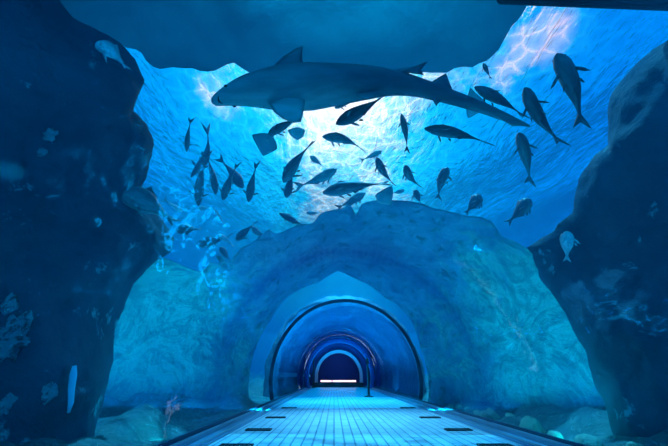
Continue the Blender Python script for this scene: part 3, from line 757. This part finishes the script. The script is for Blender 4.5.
# the big shark
def shark():
    path = [(212, 103, 2.75), (226, 97, 2.75), (250, 91, 2.78), (280, 89, 2.82), (310, 87.5, 2.86), (340, 85, 2.9), (370, 83, 2.94), (395, 83.5, 2.98), (420, 88, 3.02), (450, 97, 3.06), (480, 107, 3.1), (505, 117, 3.13), (529, 126, 3.15)]
    hw = [3, 9, 16, 22, 23, 20, 16, 12, 9, 7, 5.5, 4, 1]
    P = [at_fwd(*p) for p in path]; Wd = [w_ * p[2] / F for w_, p in zip(hw, path)]
    # smooth resample
    n = 60; pts = []; rad = []
    for i in range(n + 1):
        t = i / n * (len(P) - 1); k = min(int(t), len(P) - 2); f = t - k
        p0, p1, p2, p3 = P[max(k - 1, 0)], P[k], P[k + 1], P[min(k + 2, len(P) - 1)]
        q = 0.5 * ((2 * p1) + (p2 - p0) * f + (2 * p0 - 5 * p1 + 4 * p2 - p3) * f * f + (3 * p1 - p0 - 3 * p2 + p3) * f ** 3)
        pts.append(q); f2 = f * f * (3 - 2 * f); rad.append(Wd[k] * (1 - f) + Wd[k + 1] * f)
    rad[0] = 0.01
    org = pts[28].copy()
    V = []; fs = []; NC = 20; view = FW * .35 + Vector((0, 0, 1)) * .75     # its back faces up and away
    frs = []
    for i, q in enumerate(pts):
        d = pts[min(i + 1, n)] - pts[max(i - 1, 0)]
        X, U, Yl = frame(-d, view); frs.append((X, U, Yl))
        for j in range(NC):
            a = 2 * math.pi * j / NC; cu, su = math.cos(a), math.sin(a)
            V.append(q - org + Yl * cu * rad[i] + U * (su * rad[i] * (0.80 if su > 0 else 0.62)))
    for i in range(n):
        for j in range(NC): fs.append([i * NC + j, i * NC + (j + 1) % NC, (i + 1) * NC + (j + 1) % NC, (i + 1) * NC + j])
    fs.append(list(range(NC))); fs.append([n * NC + j for j in range(NC)])
    mb = MB().add(V, fs)
    vn = (FW * .5 + Vector((0, 0, .8))).normalized()
    def fin(outline, fwd_, th):
        p = [at_fwd(x, y, f_) - org for x, y, f_ in outline]; fin_plate(mb, p, vn, th)
    fin([(264, 76, 2.80), (272, 67, 2.80), (284, 56, 2.82), (296, 48, 2.84), (303, 46, 2.86), (302, 54, 2.85), (303, 63, 2.86), (306, 70, 2.86), (304, 84, 2.86), (280, 86, 2.82)], 0, 0.03)
    fin([(268, 102, 2.78), (274, 112, 2.74), (283, 119, 2.70), (293, 123, 2.68), (301, 122, 2.68), (303, 114, 2.72), (305, 104, 2.80), (306, 94, 2.84), (284, 92, 2.80)], 0, 0.03)
    fin([(372, 73, 2.92), (388, 70, 2.92), (404, 68, 2.90), (416, 66, 2.88), (428, 61, 2.86), (421, 70, 2.90), (424, 75, 2.92), (410, 73, 2.94), (396, 78, 2.96), (380, 80, 2.95)], 0, 0.016)
    fin([(352, 92, 2.90), (358, 97, 2.88), (368, 100, 2.86), (374, 97, 2.88), (382, 92, 2.92), (370, 88, 2.94)], 0, 0.016)
    fin([(426, 86, 3.03), (434, 80, 3.03), (446, 73, 3.03), (449, 81, 3.04), (453, 91, 3.06), (444, 95, 3.06), (434, 92, 3.04)], 0, 0.014)
    fin([(428, 92, 3.04), (432, 99, 3.04), (436, 106, 3.04), (441, 101, 3.05), (446, 98, 3.06), (438, 93, 3.05)], 0, 0.012)
    fin([(488, 107, 3.12), (505, 113, 3.13), (520, 120, 3.14), (531, 127, 3.15), (520, 126, 3.14), (512, 126, 3.13), (500, 119, 3.12), (486, 112, 3.11)], 0, 0.012)
    ob = mb.build('shark', M['shark'], None, True); ob.location = org
    tag(ob, 'huge long tailed shark seen from below swimming left across the top of the water', 'shark')
    for sg in (-1, 1):
        i = 6; X, U, Yl = frs[i]; q = pts[i] - org + Yl * sg * rad[i] * .93 - U * rad[i] * .15
        m2 = MB().lathe([(0.001, -.012), (.014, -.008), (.018, 0), (.014, .008), (0.001, .012)], 12)
        for v in m2.v: v += q
        m2.build('eye', M['eye'], ob, True)
    # mouth under the snout and gill slits on the throat
    X, U, Yl = frs[3]; c = pts[3] - org - U * rad[3] * .60
    arc = [c + Yl * rad[3] * .75 * math.sin(t) - X * 0.05 * (1 - math.cos(t)) * 1.5 + U * rad[3] * .18 * abs(math.sin(t)) for t in [(-1.1 + 2.2 * q / 10) for q in range(11)]]
    MB().tube(arc, 0.008, 8).build('mouth', M['eye'], ob, True)
    for sg in (-1, 1):
        for g_ in (range(5) if sg < 0 else ()):
            i = 12 + g_; X, U, Yl = frs[i]; r = rad[i]
            a_ = [pts[i] - org + Yl * sg * r * math.cos(t) * 1.0 - U * r * .62 * math.sin(t) for t in (0.55, 0.7, 0.85)]
            MB().tube(a_, 0.003, 6).build('gill_slit', M['eye'], ob, True)
    return ob
shark()

def stingray(outline, fwd_, label, tail=None, mat='ray'):
    n = len(outline); P = [at_fwd(x, y, fwd_ + dz) for x, y, dz in outline]; c = sum(P, Vector()) / n
    vn = (FW * .6 + Vector((0, 0, .7))).normalized(); org = c.copy()
    # smooth closed outline
    rim = []
    for i in range(n):
        a, b_, c_, d_ = P[(i - 1) % n], P[i], P[(i + 1) % n], P[(i + 2) % n]
        for q in range(6):
            f = q / 6; cr = 0.5 * ((2 * b_) + (c_ - a) * f + (2 * a - 5 * b_ + 4 * c_ - d_) * f * f + (3 * b_ - a - 3 * c_ + d_) * f ** 3)
            rim.append(b_.lerp(c_, f).lerp(cr, .5))
    k = len(rim); vs = []; fs = []; size = (P[0] - c).length
    rings = [(1.0, 0), (.8, .03), (.5, .09), (.25, .15)]
    for sg in (1, -1):
        for r, h in rings:
            for p in rim: vs.append(c.lerp(p, r) + vn * sg * h * size * (1 if sg > 0 else .6) - org)
        vs.append(c + vn * sg * .17 * size * (1 if sg > 0 else .6) - org)
    blk = 4 * k + 1
    for s_ in range(2):
        o_ = s_ * blk
        for j in range(3):
            for i in range(k): fs.append([o_ + j * k + i, o_ + j * k + (i + 1) % k, o_ + (j + 1) * k + (i + 1) % k, o_ + (j + 1) * k + i])
        for i in range(k): fs.append([o_ + 3 * k + i, o_ + 3 * k + (i + 1) % k, o_ + 4 * k])
    mb = MB().add(vs, fs)
    if tail:
        t0, t1 = at_fwd(tail[0][0], tail[0][1], fwd_) - org, at_fwd(tail[1][0], tail[1][1], fwd_ + .2) - org
        mb.tube([t0, t0.lerp(t1, .4) + vn * .02, t1], [0.03, 0.015, 0.004], 8)
    ob = mb.build('stingray', M[mat], None, True)
    bm = bmesh.new(); bm.from_mesh(ob.data); bmesh.ops.remove_doubles(bm, verts=bm.verts, dist=0.0003); bmesh.ops.recalc_face_normals(bm, faces=bm.faces); bm.to_mesh(ob.data); bm.free()
    ob.location = org; tag(ob, label, 'stingray', 'stingrays gliding overhead'); return ob
stingray([(252, 135, 0), (262, 133, 0), (271, 134, .05), (276, 142, .05), (277, 149, .05), (270, 153, 0), (263, 156, 0), (257, 146, 0)], 4.4, 'square bodied blue stingray below the shark side fin', ((268, 140), (282, 128)))
stingray([(288, 130, 0), (297, 127, 0), (305, 130, .05), (303, 137, .05), (297, 140, .05), (291, 136, 0)], 4.6, 'small teal stingray partly behind the shark side fin')
stingray([(375, 195, 0), (384, 189, 0), (392, 186, .05), (393, 196, .05), (390, 205, .05), (379, 203, 0)], 4.8, 'blue stingray low over the crest of the rock arch')
stingray([(470, 88, 0), (476, 93, 0), (490, 107, .05), (480, 112, .05), (468, 118, .05), (466, 104, 0)], 4.8, 'pale teal stingray behind the shark tail tip')
